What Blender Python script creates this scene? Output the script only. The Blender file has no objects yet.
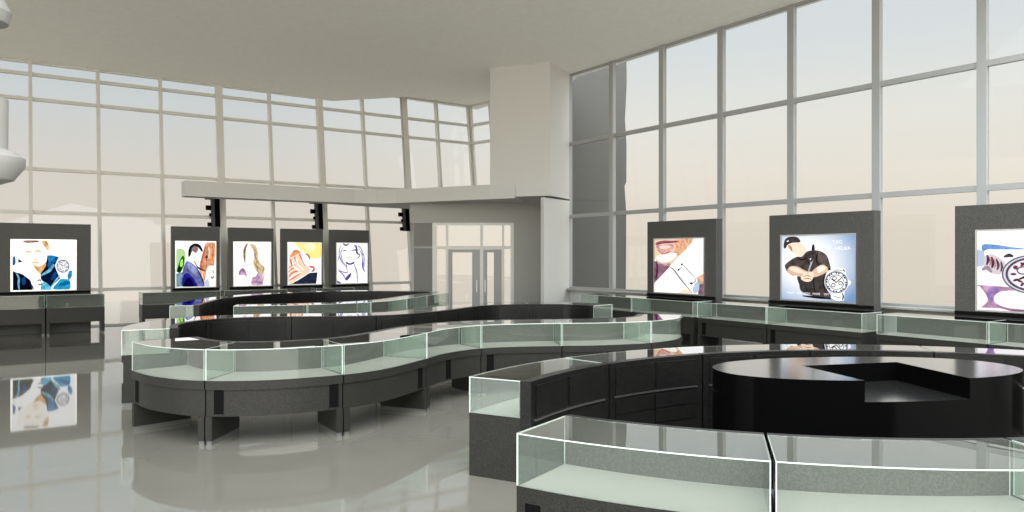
import bpy, bmesh, math, random
from mathutils import Vector
from mathutils.geometry import tessellate_polygon
random.seed(7)
SC = bpy.context.scene
COL = SC.collection
F = 740.0          # focal length in pixels of a 1024 wide frame
EYE = 2.1

# ------------------------------------------------------------------ materials
def s2l(c):
    return tuple(((x/255)/12.92 if x <= 10 else (((x/255)+.055)/1.055)**2.4) for x in c)

def new_mat(name):
    m = bpy.data.materials.new(name); m.use_nodes = True
    nt = m.node_tree; nt.nodes.clear()
    out = nt.nodes.new('ShaderNodeOutputMaterial')
    return m, nt, out

def principled(name, col, rough=.5, metal=0., speck=None, scale=60., bump=0., spec=.5, lo=.42, hi=.62, coat=0.):
    m, nt, out = new_mat(name)
    b = nt.nodes.new('ShaderNodeBsdfPrincipled')
    b.inputs['Base Color'].default_value = (*col, 1)
    b.inputs['Roughness'].default_value = rough
    b.inputs['Metallic'].default_value = metal
    b.inputs['Specular IOR Level'].default_value = spec
    b.inputs['Coat Weight'].default_value = coat
    b.inputs['Coat Roughness'].default_value = .16
    nt.links.new(b.outputs[0], out.inputs[0])
    if speck or bump:
        tc = nt.nodes.new('ShaderNodeTexCoord')
        nz = nt.nodes.new('ShaderNodeTexNoise')
        nz.inputs['Scale'].default_value = scale
        nz.inputs['Detail'].default_value = 3
        nt.links.new(tc.outputs['Object'], nz.inputs['Vector'])
        if speck:
            r = nt.nodes.new('ShaderNodeValToRGB')
            r.color_ramp.elements[0].position = lo; r.color_ramp.elements[0].color = (*col, 1)
            r.color_ramp.elements[1].position = hi; r.color_ramp.elements[1].color = (*speck, 1)
            nt.links.new(nz.outputs[0], r.inputs[0])
            nt.links.new(r.outputs[0], b.inputs['Base Color'])
        if bump:
            bp = nt.nodes.new('ShaderNodeBump'); bp.inputs['Strength'].default_value = bump
            bp.inputs['Distance'].default_value = .01
            nt.links.new(nz.outputs[0], bp.inputs['Height'])
            nt.links.new(bp.outputs[0], b.inputs['Normal'])
    return m

def glass(name, tint, gain=1.5, frost=0., frostcol=(.8, .9, .84)):
    """thin sheet glass: straight transmission, Fresnel reflection on the outer faces"""
    m, nt, out = new_mat(name)
    tr = nt.nodes.new('ShaderNodeBsdfTransparent'); tr.inputs[0].default_value = (*tint, 1)
    gl = nt.nodes.new('ShaderNodeBsdfGlossy'); gl.inputs['Roughness'].default_value = 0.0
    fr = nt.nodes.new('ShaderNodeFresnel'); fr.inputs['IOR'].default_value = 1.5
    ge = nt.nodes.new('ShaderNodeNewGeometry')
    inv = nt.nodes.new('ShaderNodeMath'); inv.operation = 'SUBTRACT'; inv.inputs[0].default_value = 1
    nt.links.new(ge.outputs['Backfacing'], inv.inputs[1])
    mu = nt.nodes.new('ShaderNodeMath'); mu.operation = 'MULTIPLY'
    nt.links.new(fr.outputs[0], mu.inputs[0]); nt.links.new(inv.outputs[0], mu.inputs[1])
    mg = nt.nodes.new('ShaderNodeMath'); mg.operation = 'MULTIPLY'; mg.use_clamp = True
    mg.inputs[1].default_value = gain
    nt.links.new(mu.outputs[0], mg.inputs[0])
    mx = nt.nodes.new('ShaderNodeMixShader')
    nt.links.new(mg.outputs[0], mx.inputs[0])
    base = tr
    if frost:
        df = nt.nodes.new('ShaderNodeBsdfDiffuse'); df.inputs[0].default_value = (*frostcol, 1)
        tl = nt.nodes.new('ShaderNodeBsdfTranslucent'); tl.inputs[0].default_value = (*frostcol, 1)
        m2 = nt.nodes.new('ShaderNodeMixShader'); m2.inputs[0].default_value = .5
        nt.links.new(df.outputs[0], m2.inputs[1]); nt.links.new(tl.outputs[0], m2.inputs[2])
        m3 = nt.nodes.new('ShaderNodeMixShader'); m3.inputs[0].default_value = frost
        nt.links.new(tr.outputs[0], m3.inputs[1]); nt.links.new(m2.outputs[0], m3.inputs[2])
        base = m3
    nt.links.new(base.outputs[0], mx.inputs[1]); nt.links.new(gl.outputs[0], mx.inputs[2])
    nt.links.new(mx.outputs[0], out.inputs[0])
    return m

_em = {}
def emit(rgb, k=1.0):
    key = (rgb, k)
    if key not in _em:
        m, nt, out = new_mat('backlit_print')
        e = nt.nodes.new('ShaderNodeEmission')
        e.inputs[0].default_value = (*s2l(rgb), 1); e.inputs[1].default_value = k
        if sum(rgb) < 560:
            tc = nt.nodes.new('ShaderNodeTexCoord'); nz = nt.nodes.new('ShaderNodeTexNoise')
            nz.inputs['Scale'].default_value = 9; nz.inputs['Detail'].default_value = 4
            mr = nt.nodes.new('ShaderNodeMapRange'); mr.inputs['From Min'].default_value = .3; mr.inputs['From Max'].default_value = .7
            mr.inputs['To Min'].default_value = .55*k; mr.inputs['To Max'].default_value = 1.5*k
            nt.links.new(tc.outputs['Object'], nz.inputs['Vector']); nt.links.new(nz.outputs[0], mr.inputs['Value'])
            nt.links.new(mr.outputs[0], e.inputs[1])
        nt.links.new(e.outputs[0], out.inputs[0]); _em[key] = m
    return _em[key]

def emit_radial(c0, c1, cx, cy, r0, r1, k=1.0):
    m, nt, out = new_mat('backlit_print_graded')
    e = nt.nodes.new('ShaderNodeEmission'); e.inputs[1].default_value = k
    tc = nt.nodes.new('ShaderNodeTexCoord')
    sp = nt.nodes.new('ShaderNodeUVMap')
    vm = nt.nodes.new('ShaderNodeVectorMath'); vm.operation = 'DISTANCE'
    vm.inputs[1].default_value = (cx, cy, 0)
    nt.links.new(sp.outputs[0], vm.inputs[0])
    r = nt.nodes.new('ShaderNodeValToRGB')
    r.color_ramp.elements[0].position = r0; r.color_ramp.elements[0].color = (*s2l(c0), 1)
    r.color_ramp.elements[1].position = r1; r.color_ramp.elements[1].color = (*s2l(c1), 1)
    nt.links.new(vm.outputs['Value'], r.inputs[0])
    nt.links.new(r.outputs[0], e.inputs[0]); nt.links.new(e.outputs[0], out.inputs[0])
    return m

M = {}
M['dark'] = principled('dark_speckled_laminate', (.009, .0087, .0077), .42, speck=(.029, .0278, .0242), scale=110, spec=.3)
M['black'] = principled('shaded_speckled_laminate', (.003, .003, .003), .3, speck=(.03, .029, .026), scale=85, lo=.5, hi=.75, spec=.3)  # same dark laminate with the unlit staff side's shade put into its colour
M['gloss'] = principled('black_gloss_lacquer', (.002, .002, .002), .12, spec=.04)
M['glosstop'] = principled('black_lacquer_lit_top', (.02, .02, .02), .12, spec=1.0, coat=.8)  # same lacquer as the sides, with a brighter lit-top sheen put in
M['panel'] = principled('charcoal_speckled_panel', (.03, .03, .028), .55, speck=(.064, .062, .056), scale=60)
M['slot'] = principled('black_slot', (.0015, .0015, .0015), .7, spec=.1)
M['deck'] = principled('pale_display_deck', (.285, .29, .258), .5)
M['liner'] = principled('grey_case_backboard', (.08, .083, .073), .45, speck=(.108, .112, .098), scale=70)
M['metal'] = principled('brushed_metal', (.6, .6, .6), .3, metal=1)
M['foot'] = principled('pale_metal_foot', (.13, .13, .122), .4, metal=.2)
M['edge'] = principled('polished_glass_edge', (.62, .68, .64), .3)  # pale colour stands in for the light glowing along the sheet edges
M['glass'] = glass('showcase_glass', (.95, .968, .952))
M['top'] = glass('showcase_top_glass', (.95, .968, .952), gain=1.8)
M['side'] = glass('showcase_end_glass', (.93, .965, .94), frost=.10, frostcol=(.84, .92, .85))
M['pane'] = glass('window_glass', (.985, .985, .985), gain=1.0)
M['mull'] = principled('grey_window_metal', (.30, .308, .305), .45)
M['mull_pale'] = principled('pale_grey_window_metal', (.62, .615, .57), .45)
M['white'] = principled('white_wall_paint', (.52, .52, .498), .7)
M['grey'] = principled('grey_wall_paint', (.32, .32, .297), .7)
M['dgrey'] = principled('dark_grey_panel', (.16, .16, .15), .6)
M['ceil'] = principled('warm_white_ceiling', (.89, .875, .81), .85, speck=(.92, .905, .84), scale=6)
M['outside'] = principled('dark_render_wall', (.08, .08, .074), .9)
M['lamp'] = principled('white_lamp_enamel', (.37, .365, .345), .5)
M['floor'] = principled('polished_pale_floor', (.152, .147, .124), .035, speck=(.158, .152, .129), scale=2, spec=.7)

# ------------------------------------------------------------------ mesh builder
class MB:
    def __init__(s): s.v = []; s.f = []; s.mi = []; s.mats = []; s.uv = {}
    def m(s, mat):
        if mat not in s.mats: s.mats.append(mat)
        return s.mats.index(mat)
    def face(s, pts, mat):
        b = len(s.v); s.v += [tuple(p) for p in pts]
        s.f.append(list(range(b, b+len(pts)))); s.mi.append(s.m(mat)); return s
    def hexa(s, p, mat, sides=None):
        """p: 8 points, bottom 4 then top 4; sides: {face index: material} (0 bottom 1 top 2..5 around)"""
        b = len(s.v); s.v += [tuple(q) for q in p]
        q = [(3,2,1,0),(4,5,6,7),(0,1,5,4),(1,2,6,5),(2,3,7,6),(3,0,4,7)]
        for i, f in enumerate(q):
            s.f.append([b+k for k in f]); s.mi.append(s.m((sides or {}).get(i, mat)))
        return s
    def box(s, x0, x1, y0, y1, z0, z1, mat):
        return s.hexa([(x0,y0,z0),(x1,y0,z0),(x1,y1,z0),(x0,y1,z0),(x0,y0,z1),(x1,y0,z1),(x1,y1,z1),(x0,y1,z1)], mat)
    def prism(s, poly, z0, z1, mat, topmat=None):
        b = len(s.v); n = len(poly)
        s.v += [(x, y, z0) for x, y in poly] + [(x, y, z1) for x, y in poly]
        s.f.append(list(range(b+n-1, b-1, -1))); s.mi.append(s.m(mat))
        s.f.append(list(range(b+n, b+2*n))); s.mi.append(s.m(topmat or mat))
        for i in range(n):
            j = (i+1) % n
            s.f.append([b+i, b+j, b+n+j, b+n+i]); s.mi.append(s.m(mat))
        return s
    def slab(s, pairs, z0, z1, mat, endmat=None, tbmat=None, sidemat=None):
        """closed solid along a curve: pairs of plan points (outer, inner)"""
        b = len(s.v); n = len(pairs)
        for o, i in pairs:
            s.v += [(o[0],o[1],z0),(i[0],i[1],z0),(i[0],i[1],z1),(o[0],o[1],z1)]
        def q(f, mt): s.f.append(f); s.mi.append(s.m(mt or mat))
        q([b, b+1, b+2, b+3], endmat); e = b+4*(n-1); q([e+3, e+2, e+1, e], endmat)
        for k in range(n-1):
            c = b+4*k; d = c+4
            q([c, d, d+1, c+1], tbmat); q([c+3, c+2, d+2, d+3], tbmat)
            q([c, c+3, d+3, d], sidemat); q([c+1, d+1, d+2, c+2], sidemat)
        return s
    def lathe(s, prof, cx, cy, mat, n=40):
        b = len(s.v)
        for r, z in prof:
            for k in range(n):
                a = 2*math.pi*k/n; s.v.append((cx+r*math.cos(a), cy+r*math.sin(a), z))
        for i in range(len(prof)-1):
            for k in range(n):
                l = (k+1) % n
                s.f.append([b+i*n+k, b+i*n+l, b+(i+1)*n+l, b+(i+1)*n+k]); s.mi.append(s.m(mat))
        s.f.append([b+k for k in range(n)][::-1]); s.mi.append(s.m(mat))
        e = b+(len(prof)-1)*n
        s.f.append([e+k for k in range(n)]); s.mi.append(s.m(mat))
        return s
    def build(s, name, parent=None, smooth=False, recalc=True, bevel=0):
        me = bpy.data.meshes.new(name)
        off = Vector(parent['_w']) if parent else Vector((0,0,0))
        me.from_pydata([tuple(Vector(p)-off) for p in s.v], [], s.f)
        for mt in s.mats: me.materials.append(mt)
        me.polygons.foreach_set('material_index', s.mi)
        if recalc:
            bm = bmesh.new(); bm.from_mesh(me)
            bmesh.ops.remove_doubles(bm, verts=bm.verts, dist=1e-5)
            bmesh.ops.recalc_face_normals(bm, faces=bm.faces); bm.to_mesh(me); bm.free()
        if smooth:
            for p in me.polygons: p.use_smooth = True
            me.set_sharp_from_angle(angle=.6)
        me.update()
        o = bpy.data.objects.new(name, me); COL.objects.link(o)
        o['_w'] = tuple(off)
        if parent:
            # a sub-part's parent sits at its own thing's origin, so coordinates stay the same
            o.parent = parent
        if bevel:
            bv = o.modifiers.new('bevel', 'BEVEL'); bv.width = bevel; bv.segments = 2; bv.limit_method = 'ANGLE'
        return o

ALL_EMPTIES = []
def empty(name, loc):
    o = bpy.data.objects.new(name, None); COL.objects.link(o)
    o.location = loc; o['_w'] = tuple(loc); o.empty_display_size = .2
    ALL_EMPTIES.append(o)
    return o
def thing(name, label, cat, loc, group=None):
    o = empty(name, loc); o['label'] = label; o['category'] = cat
    if group: o['group'] = group
    return o
def structure(o): o['kind'] = 'structure'; return o

# ------------------------------------------------------------------ curves in plan
def catmull(pts, per=24):
    P = [Vector(p) for p in pts]; P = [P[0]*2-P[1]] + P + [P[-1]*2-P[-2]]
    out = []
    for i in range(1, len(P)-2):
        a, b, c, d = P[i-1], P[i], P[i+1], P[i+2]
        for k in range(per):
            t = k/per
            out.append(.5*((2*b)+(c-a)*t+(2*a-5*b+4*c-d)*t*t+(3*b-a-3*c+d)*t**3))
    out.append(P[-2]); return out

class Row:
    """a counter row: control curve plus a parallel curve at the given signed offset (left is positive)"""
    def __init__(s, ctrl, width, smooth_passes=30):
        d = catmull(ctrl)
        for _ in range(smooth_passes):
            d = [d[0]] + [(d[i-1]+2*d[i]+d[i+1])/4 for i in range(1, len(d)-1)] + [d[-1]]
        s.d = d; s.w = width
        s.L = [0]
        for i in range(1, len(d)): s.L.append(s.L[-1]+(d[i]-d[i-1]).length)
    def at(s, l):
        l = max(0, min(s.L[-1], l))
        i = max(1, next((k for k in range(1, len(s.L)) if s.L[k] >= l), len(s.L)-1))
        t = (l-s.L[i-1])/max(1e-9, s.L[i]-s.L[i-1])
        p = s.d[i-1].lerp(s.d[i], t)
        a = s.d[max(0, i-5)]; b = s.d[min(len(s.d)-1, i+4)]
        tn = (b-a).normalized()
        return p, p+Vector((-tn.y, tn.x))*s.w
    def near(s, q):
        q = Vector(q); k = min(range(len(s.d)), key=lambda i: (s.d[i]-q).length); return s.L[k]

def arc_pairs(c, R, w, a0, a1, sgn):
    """circular row about c; angle from the +Y (sgn 1) or -Y (sgn -1) axis, positive to the left"""
    def f(t):
        a = math.radians(a0+(a1-a0)*t)
        d = Vector((-math.sin(a), sgn*math.cos(a)))
        return Vector(c)+d*R, Vector(c)+d*(R-w)
    return f

SERP = dict(zt=1.067, zd=.717, zb=.32)
RING = dict(zt=.945, zd=.60, zb=0.)

def showcase(f, L, W, label, group, typ, wp=.11, slots=(), doors=True, n=14, name='glass_showcase', legs=True, cat='showcase'):
    """f(t): (outer, inner) plan points for t 0..1 along the section of length L"""
    zt, zd, zb = typ['zt'], typ['zd'], typ['zb']
    g = .008
    mid = f(.5)
    c = (mid[0]+mid[1])/2
    root = thing(name, label, cat, (c.x, c.y, 0), group)
    e = (.012 if zb == 0 else .008)/L
    def prs(t0, t1, v0, v1, k=n):
        out = []
        for i in range(k+1):
            t = t0+(t1-t0)*i/k
            o, q = f(t); out.append((o.lerp(q, v0), o.lerp(q, v1)))
        return out
    a, b = e, 1-e
    vp = 1-wp/W
    gw = g/W; gl = g/L
    rv = .028 if zb else 0.
    if zb:
        MB().slab(prs(a, b, 0, vp), zd-.10, zd-.018, M['dark']).build('rim', root, True)
        MB().slab(prs(a, b, rv, vp), zb, zd-.10, M['dark']).build('apron', root, True)
    else:
        MB().slab(prs(a, b, 0, vp), zb, zd-.018, M['dark']).build('base', root, True)
    MB().slab(prs(a, b, 0, vp), zd-.018, zd, M['dark'], tbmat=M['deck']).build('display_deck', root, True)
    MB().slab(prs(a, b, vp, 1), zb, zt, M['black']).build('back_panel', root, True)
    MB().slab(prs(a+gl, b-gl, vp-.012/W, vp), zd, zt-g, M['liner']).build('backboard', root, True)
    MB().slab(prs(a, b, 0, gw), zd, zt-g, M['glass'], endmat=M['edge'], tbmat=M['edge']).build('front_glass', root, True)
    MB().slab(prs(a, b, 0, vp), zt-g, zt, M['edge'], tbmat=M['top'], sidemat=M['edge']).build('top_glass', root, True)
    for t0, t1 in ((a, a+gl), (b-gl, b)):
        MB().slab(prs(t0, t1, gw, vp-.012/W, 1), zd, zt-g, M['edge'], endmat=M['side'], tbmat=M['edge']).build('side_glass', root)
    if legs and zb > 0:
        lw = .075/L
        for t0, t1 in ((a, a+lw), (b-lw, b)):
            # tapered slab leg set across the counter, standing on a metal foot
            q0, q1 = prs(t0, t1, .0, .86, 1)
            lg = MB().hexa([(*q0[0], .05), (*q1[0], .05), (*q1[1], .05), (*q0[1], .05),
                       (*q0[0], zb), (*q1[0], zb), (*q1[1], zb), (*q0[1], zb)], M['dark']).build('leg', root)
            dt = .008/L
            q0, q1 = prs(t0+dt, t1-dt, .015, .845, 1)
            MB().hexa([(*q0[0], 0), (*q1[0], 0), (*q1[1], 0), (*q0[1], 0),
                       (*q0[0], .05), (*q1[0], .05), (*q1[1], .05), (*q0[1], .05)], M['foot']).build('foot', lg)
    for t in slots:  # flat black plates put the shade of the leg gaps onto the apron
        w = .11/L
        MB().slab(prs(t-w/2, t+w/2, rv-.006/W, rv+.004/W, 3), zd-.37 if zb else zd-.3, zd-.1, M['slot']).build('gap_shade_plate', root)
    if doors:
        dz0 = zd-.0 if not zb else zb+.06
        top = zt-.05
        for t0, t1 in ((.07, .485), (.515, .93)):
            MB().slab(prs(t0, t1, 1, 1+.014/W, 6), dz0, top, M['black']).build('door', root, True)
        if not zb:
            MB().slab(prs(.06, .94, 1, 1+.02/W, 8), dz0-.03, dz0-.015, M['metal']).build('rail', root, True)
            for t0, t1 in ((.07, .49), (.51, .93)):
                for k in range(3):
                    h = (dz0-.1)/3
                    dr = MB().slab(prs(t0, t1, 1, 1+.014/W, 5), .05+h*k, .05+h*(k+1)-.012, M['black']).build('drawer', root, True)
    return root

def row_sections(row, cuts, flip, W, labels, group, typ, **kw):
    """flip True: the control curve is the staff side, its parallel the display side"""
    slots = kw.pop('slots_per', [()]*len(labels))
    for k, lab in enumerate(labels):
        l0, l1 = cuts[k], cuts[k+1]
        def f(t, l0=l0, l1=l1):
            p, q = row.at(l0+(l1-l0)*t)
            return (q, p) if flip else (p, q)
        showcase(f, l1-l0, W, lab, group, typ, slots=slots[k], **kw)

# ------------------------------------------------------------------ room shell
H = 7.875; H2 = 8.35
WD = Vector((1.443, 1.0, 0)); WN = Vector((-.5695, .822, 0))          # left glass wall: run and outward normal
W0 = Vector((-11.94, 22.6, 0)); LEAN = WN*.118
RD = Vector((.705, -1.0, 0)); RN = Vector((.8173, .5762, 0))          # right glass wall
R0 = Vector((1.85, 23.6, 0))
win_n = [0]
def glazing(P0, D, N, lean, ts, zs, widths, tw, mat, depth=.16, close=True):
    Dn = D.normalized()
    def P(t, z, a=0., n=0.): return P0+D*t+lean*z+Dn*a+N*n+Vector((0, 0, z))
    for k in range(len(ts)-1):
        win_n[0] += 1
        t0, t1 = ts[k], ts[k+1]
        c = P((t0+t1)/2, zs[0])
        root = structure(empty(f'window_{win_n[0]}', tuple(c)))
        last = k == len(ts)-2
        for j in ([k, k+1] if last and close else [k]):
            w = widths[j]/2; t = ts[j]; z0, z1 = zs[0], zs[-1]
            MB().hexa([P(t,z0,-w,-depth),P(t,z0,w,-depth),P(t,z0,w,.03),P(t,z0,-w,.03),
                       P(t,z1,-w,-depth),P(t,z1,w,-depth),P(t,z1,w,.03),P(t,z1,-w,.03)], mat).build('mullion', root)
        w0, w1 = widths[k]/2, -widths[k+1]/2
        for j, z in enumerate(zs):
            h = tw/2
            d = depth*.7
            if 0 < j < len(zs)-1 or True:
                za, zb_ = z-h, z+h
                if j == 0: za = z
                if j == len(zs)-1: zb_ = z
                MB().hexa([P(t0,za,w0,-d),P(t1,za,w1,-d),P(t1,za,w1,.02),P(t0,za,w0,.02),
                           P(t0,zb_,w0,-d),P(t1,zb_,w1,-d),P(t1,zb_,w1,.02),P(t0,zb_,w0,.02)], mat).build('transom', root)
        for j in range(len(zs)-1):
            za, zb_ = zs[j]+tw/2, zs[j+1]-tw/2
            MB().hexa([P(t0,za,w0,-.02),P(t1,za,w1,-.02),P(t1,za,w1,0),P(t0,za,w0,0),
                       P(t0,zb_,w0,-.02),P(t1,zb_,w1,-.02),P(t1,zb_,w1,0),P(t0,zb_,w0,0)], M['pane']).build('pane', root)

TS = [-7.28,-6.28,-5.28,-4.28,-3.28,-2.28,-1.31,-.31,.70,1.73,2.69,3.725,4.68,5.68,6.5,7.43]
THICK = {1.73, 3.725, 5.68, -.31-99}
WID = [.215 if t in THICK else .095 for t in TS]
i9 = TS.index(3.725)
glazing(W0, WD, WN, LEAN, TS[:i9+1], [0.0,1.09,3.38,4.66,6.75,7.5,H], WID[:i9+1], .10, M['mull_pale'], close=False)
i7 = TS.index(5.68)
glazing(W0, WD, WN, LEAN, TS[i9:i7+1], [0.0,1.09,3.38,4.66,6.75,7.5,H2], WID[i9:i7+1], .10, M['mull_pale'])
glazing(W0+WN*.004, WD, WN, LEAN, TS[i7:], [4.30,4.66,6.75,7.5,H2], WID[i7:], .10, M['mull_pale'])
corner = W0+WD*7.43
glazing(corner, Vector((.73,-.70,0)), Vector((.69,.72,0)), LEAN, [0,1.3,2.6,3.9], [4.30,4.66,6.75,7.5,H2], [.1]*4, .10, M['mull_pale'])
RS = [1.638*k for k in range(0, 13)]
glazing(R0, RD, RN, Vector((0,0,0)), RS, [1.08,3.36,5.66,H], [.165]*13, .11, M['mull'], depth=.10)

# floor
MB().box(-26, 24, -9, 34, -.12, 0, M['floor']).build('floor')['kind'] = 'structure'
# low wall under the right windows with its sill
def along(P, a0, a1, n0, n1): return [tuple((P+RD*a+RN*n).xy) for a, n in ((a0,n0),(a0,n1),(a1,n1),(a1,n0))]
structure(MB().prism(along(R0, 0, 19.5, -.10, .12), 0, 1.03, M['white']).build('wall_right'))
structure(MB().prism(along(R0, 0, 19.5, -.30, .12), 1.03, 1.08, M['grey']).build('trim_1', bevel=.01))
# ceilings
Lw = lambda t, z, n=0: tuple((W0+WD*t+LEAN*z+WN*n).xy)
edge_l, edge_r = (-6.75, 27.55), (1.9, 25.3)
# unseen near ceiling is cut away, an added opening that lets sky light in
structure(MB().prism([edge_l, Lw(-8, H, .3), (-26, 2), (-4.6, 2), (-4.6, 11.5), tuple((R0+RD*12.1+RN*.2).xy), (2.1, 23.9), edge_r], H, H+.12, M['ceil']).build('ceiling'))
structure(MB().prism([(-7.6, 27.0), (-1.5, 31.6), (1.2, 27.4), (1.7, 25.2)], H2, H2+.1, M['ceil']).build('ceiling_raised'))
structure(MB().prism([edge_l, edge_r, (edge_r[0], edge_r[1]+.06), (edge_l[0], edge_l[1]+.06)], H, H2, M['ceil']).build('trim_2'))
# white block at the corner (upper mass), slim column below it
structure(MB().prism([(-.675, 22.75), (1.13, 22.0), (1.85, 23.55), (2.0, 25.4), (-.3, 25.6)], 3.9, H, M['white']).build('wall_corner'))
structure(MB().prism([(.86, 22.1), (.95, 22.0), (1.83, 23.5), (1.9, 24.7), (.98, 24.7)], 0, 3.85, M['white']).build('wall_pillar'))
structure(MB().box(.06, .98, 24.5, 24.7, 0, 3.85, M['grey']).build('wall_recess'))
# canopy over the entrance
can = [(-9.5, 21.5), (-6.4, 23.65), (-5.2, 24.4), (-4.5, 24.62), (-3.8, 24.42), (-2.6, 23.8), (.09, 22.35), (.5, 24.6), (-.6, 28.3), (-1.7, 29.2), (-4.9, 26.6), (-6.2, 24.75), (-9.85, 22.05)]
structure(MB().prism(can, 3.85, 4.30, M['white']).build('trim_3'))
# entrance wall with glass door
DY = 24.6
dx = lambda px: (px-512)/F*DY
structure(MB().box(dx(410), dx(514), DY-.04, DY+.1, 3.2, 3.85, M['grey']).build('wall_header'))
structure(MB().box(dx(414), dx(432.5), DY-.02, DY+.08, 0, 2.36, M['dgrey']).box(dx(414), dx(432.5), DY-.02, DY+.08, 2.42, 3.2, M['dgrey']).box(dx(414), dx(432.5), DY-.03, DY+.08, 2.36, 2.42, M['grey']).build('wall_entrance'))
dr = structure(empty('door_1', (dx(473), DY, 0)))
fm = MB()
for a, b in ((432.5, 436.5), (445.8, 448.2), (480.3, 483), (502, 504.2), (510.5, 514)):
    fm.box(dx(a), dx(b), DY-.05, DY+.05, 0, 3.2, M['mull_pale'])
for z0, z1 in ((2.33, 2.43), (3.12, 3.2)):
    fm.box(dx(432.5), dx(514), DY-.045, DY+.045, z0, z1, M['mull_pale'])
fm.build('door_frame', dr)
for a, b in ((436.5, 445.8), (504.2, 510.5)):
    MB().box(dx(a), dx(b), DY-.01, DY+.01, 0.0, 2.33, M['pane']).build('side_pane', dr)
for a, b in ((436.5, 445.8), (448.2, 480.3), (483, 502), (504.2, 510.5)):
    MB().box(dx(a), dx(b), DY-.01, DY+.01, 2.43, 3.12, M['pane']).build('fanlight_pane', dr)
for a, b, hs in ((448.2, 480.3, 1), (483, 502, -1)):
    st = .14
    lf = MB().box(dx(a)+.01, dx(a)+st, DY-.03, DY+.03, .02, 2.32, M['mull']).box(dx(b)-.27, dx(b)-.01, DY-.03, DY+.03, .02, 2.32, M['mull']) \
        .box(dx(a)+st, dx(b)-.27, DY-.03, DY+.03, .02, .3, M['mull']).box(dx(a)+st, dx(b)-.27, DY-.03, DY+.03, 2.22, 2.32, M['mull']).build('door_leaf', dr)
    MB().box(dx(a)+st, dx(b)-.27, DY-.01, DY+.01, .3, 2.22, M['pane']).build('door_pane', lf)
    hx = dx(b)-.12 if hs > 0 else dx(a)+.07
    MB().box(hx-.015, hx+.015, DY-.09, DY-.03, .9, 1.3, M['metal']).build('door_handle', lf)

# dark wall outside the right windows, with a ragged end
def D2(px, y, Y): return ((px-512)/F*Y, EYE+(256-y)/F*Y)
Yo = 26.2
rag = [D2(560,330,Yo), D2(625.5,330,Yo), D2(626.3,214,Yo), D2(624.6,186,Yo), D2(626.4,182,Yo), D2(626.6,145,Yo), D2(625,120,Yo), D2(626.8,82,Yo), D2(625.8,20,Yo), D2(560,20,Yo)]
b = MB(); n = len(rag)
b.v = [(x, Yo, z) for x, z in rag]+[(x+.02, Yo+.9, z) for x, z in rag]
b.f = [list(range(n)), list(range(2*n-1, n-1, -1))]+[[i, (i+1) % n, n+(i+1) % n, n+i] for i in range(n)]
b.mi = [0]*len(b.f); b.mats = [M['outside']]
o = b.build('building'); o['label'] = 'dark grey building wall with ragged edge outside the right windows'; o['category'] = 'building'

# stepped black brackets on the posts under the canopy
def bracket(t, label):
    z1, z0 = 4.05, 3.05
    c = W0+WD*t+LEAN*3.5
    Dn = WD.normalized()
    root = thing('post_bracket', label, 'bracket', (c.x, c.y, 3.05), 'brackets on the leaning posts')
    def P(a, n, z): return W0+WD*t+LEAN*z+Dn*a+WN*n+Vector((0, 0, z))
    def bx(a0, a1, n0, n1, za, zb, m, nm):
        return MB().hexa([P(a0,n0,za),P(a1,n0,za),P(a1,n1,za),P(a0,n1,za),P(a0,n0,zb),P(a1,n0,zb),P(a1,n1,zb),P(a0,n1,zb)], m).build(nm, root, bevel=.01)
    bx(-.27, -.12, -.30, -.12, z0, z1+.1, M['gloss'], 'back_plate')
    bx(-.38, -.275, -.28, -.14, z0, z1+.1, M['panel'], 'housing')
    for za, zb, l in ((3.95, 4.12, .56), (3.60, 3.76, .54), (3.40, 3.50, .44), (3.06, 3.20, .50)):
        bx(-l, -.381, -.26, -.16, za, zb, M['gloss'], 'arm')
bracket(1.73, 'black stepped bracket on the leaning post beside the couple poster')
bracket(3.725, 'black stepped bracket on the leaning post above the hand poster')
bracket(5.68, 'black stepped bracket on the leaning post nearest the entrance')

c = W0+WD*5.68+LEAN*3.5
sp = thing('post_plate', 'plain black plate on the entrance side of the last leaning post', 'plate', (c.x, c.y, 3.3))
def Pq(a_, n_, z_): return W0+WD*5.68+LEAN*z_+WD.normalized()*a_+WN*n_+Vector((0, 0, z_))
def bq(a0, a1, n0, n1, za, zb): return [Pq(a0,n0,za),Pq(a1,n0,za),Pq(a1,n1,za),Pq(a0,n1,za),Pq(a0,n0,zb),Pq(a1,n0,zb),Pq(a1,n1,zb),Pq(a0,n1,zb)]
MB().hexa(bq(.12, .27, -.30, -.12, 3.5, 4.05), M['gloss']).build('plate', sp, bevel=.01)
MB().hexa(bq(.271, .30, -.27, -.15, 3.55, 4.0), M['panel']).build('cover', sp, bevel=.005)

# white pendant lamp at the left edge
LX, LY = -5.79, 8.0
lp = thing('pendant_lamp', 'large white pendant lamp hanging at the far left in front of the windows', 'lamp', (LX, LY, 2.88))
MB().lathe([(.22, 2.885), (.34, 2.93), (.445, 3.08), (.45, 3.17), (.36, 3.24), (.30, 3.26)], LX, LY, M['lamp']).build('lamp_shade', lp, True)
MB().lathe([(.285, 3.26), (.29, 3.81), (.06, 3.86)], LX, LY, M['lamp']).build('lamp_body', lp, True)
MB().lathe([(.03, 3.86), (.03, 4.58)], LX, LY, M['metal'], 12).build('rod', lp, True)
MB().lathe([(.10, 4.58), (.29, 4.64), (.32, 4.76), (.27, 4.88), (.05, 4.92)], LX, LY, M['grey']).build('upper_ring', lp, True)
MB().lathe([(.02, 4.92), (.02, H)], LX, LY, M['metal'], 12).build('cable', lp, True)

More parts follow.
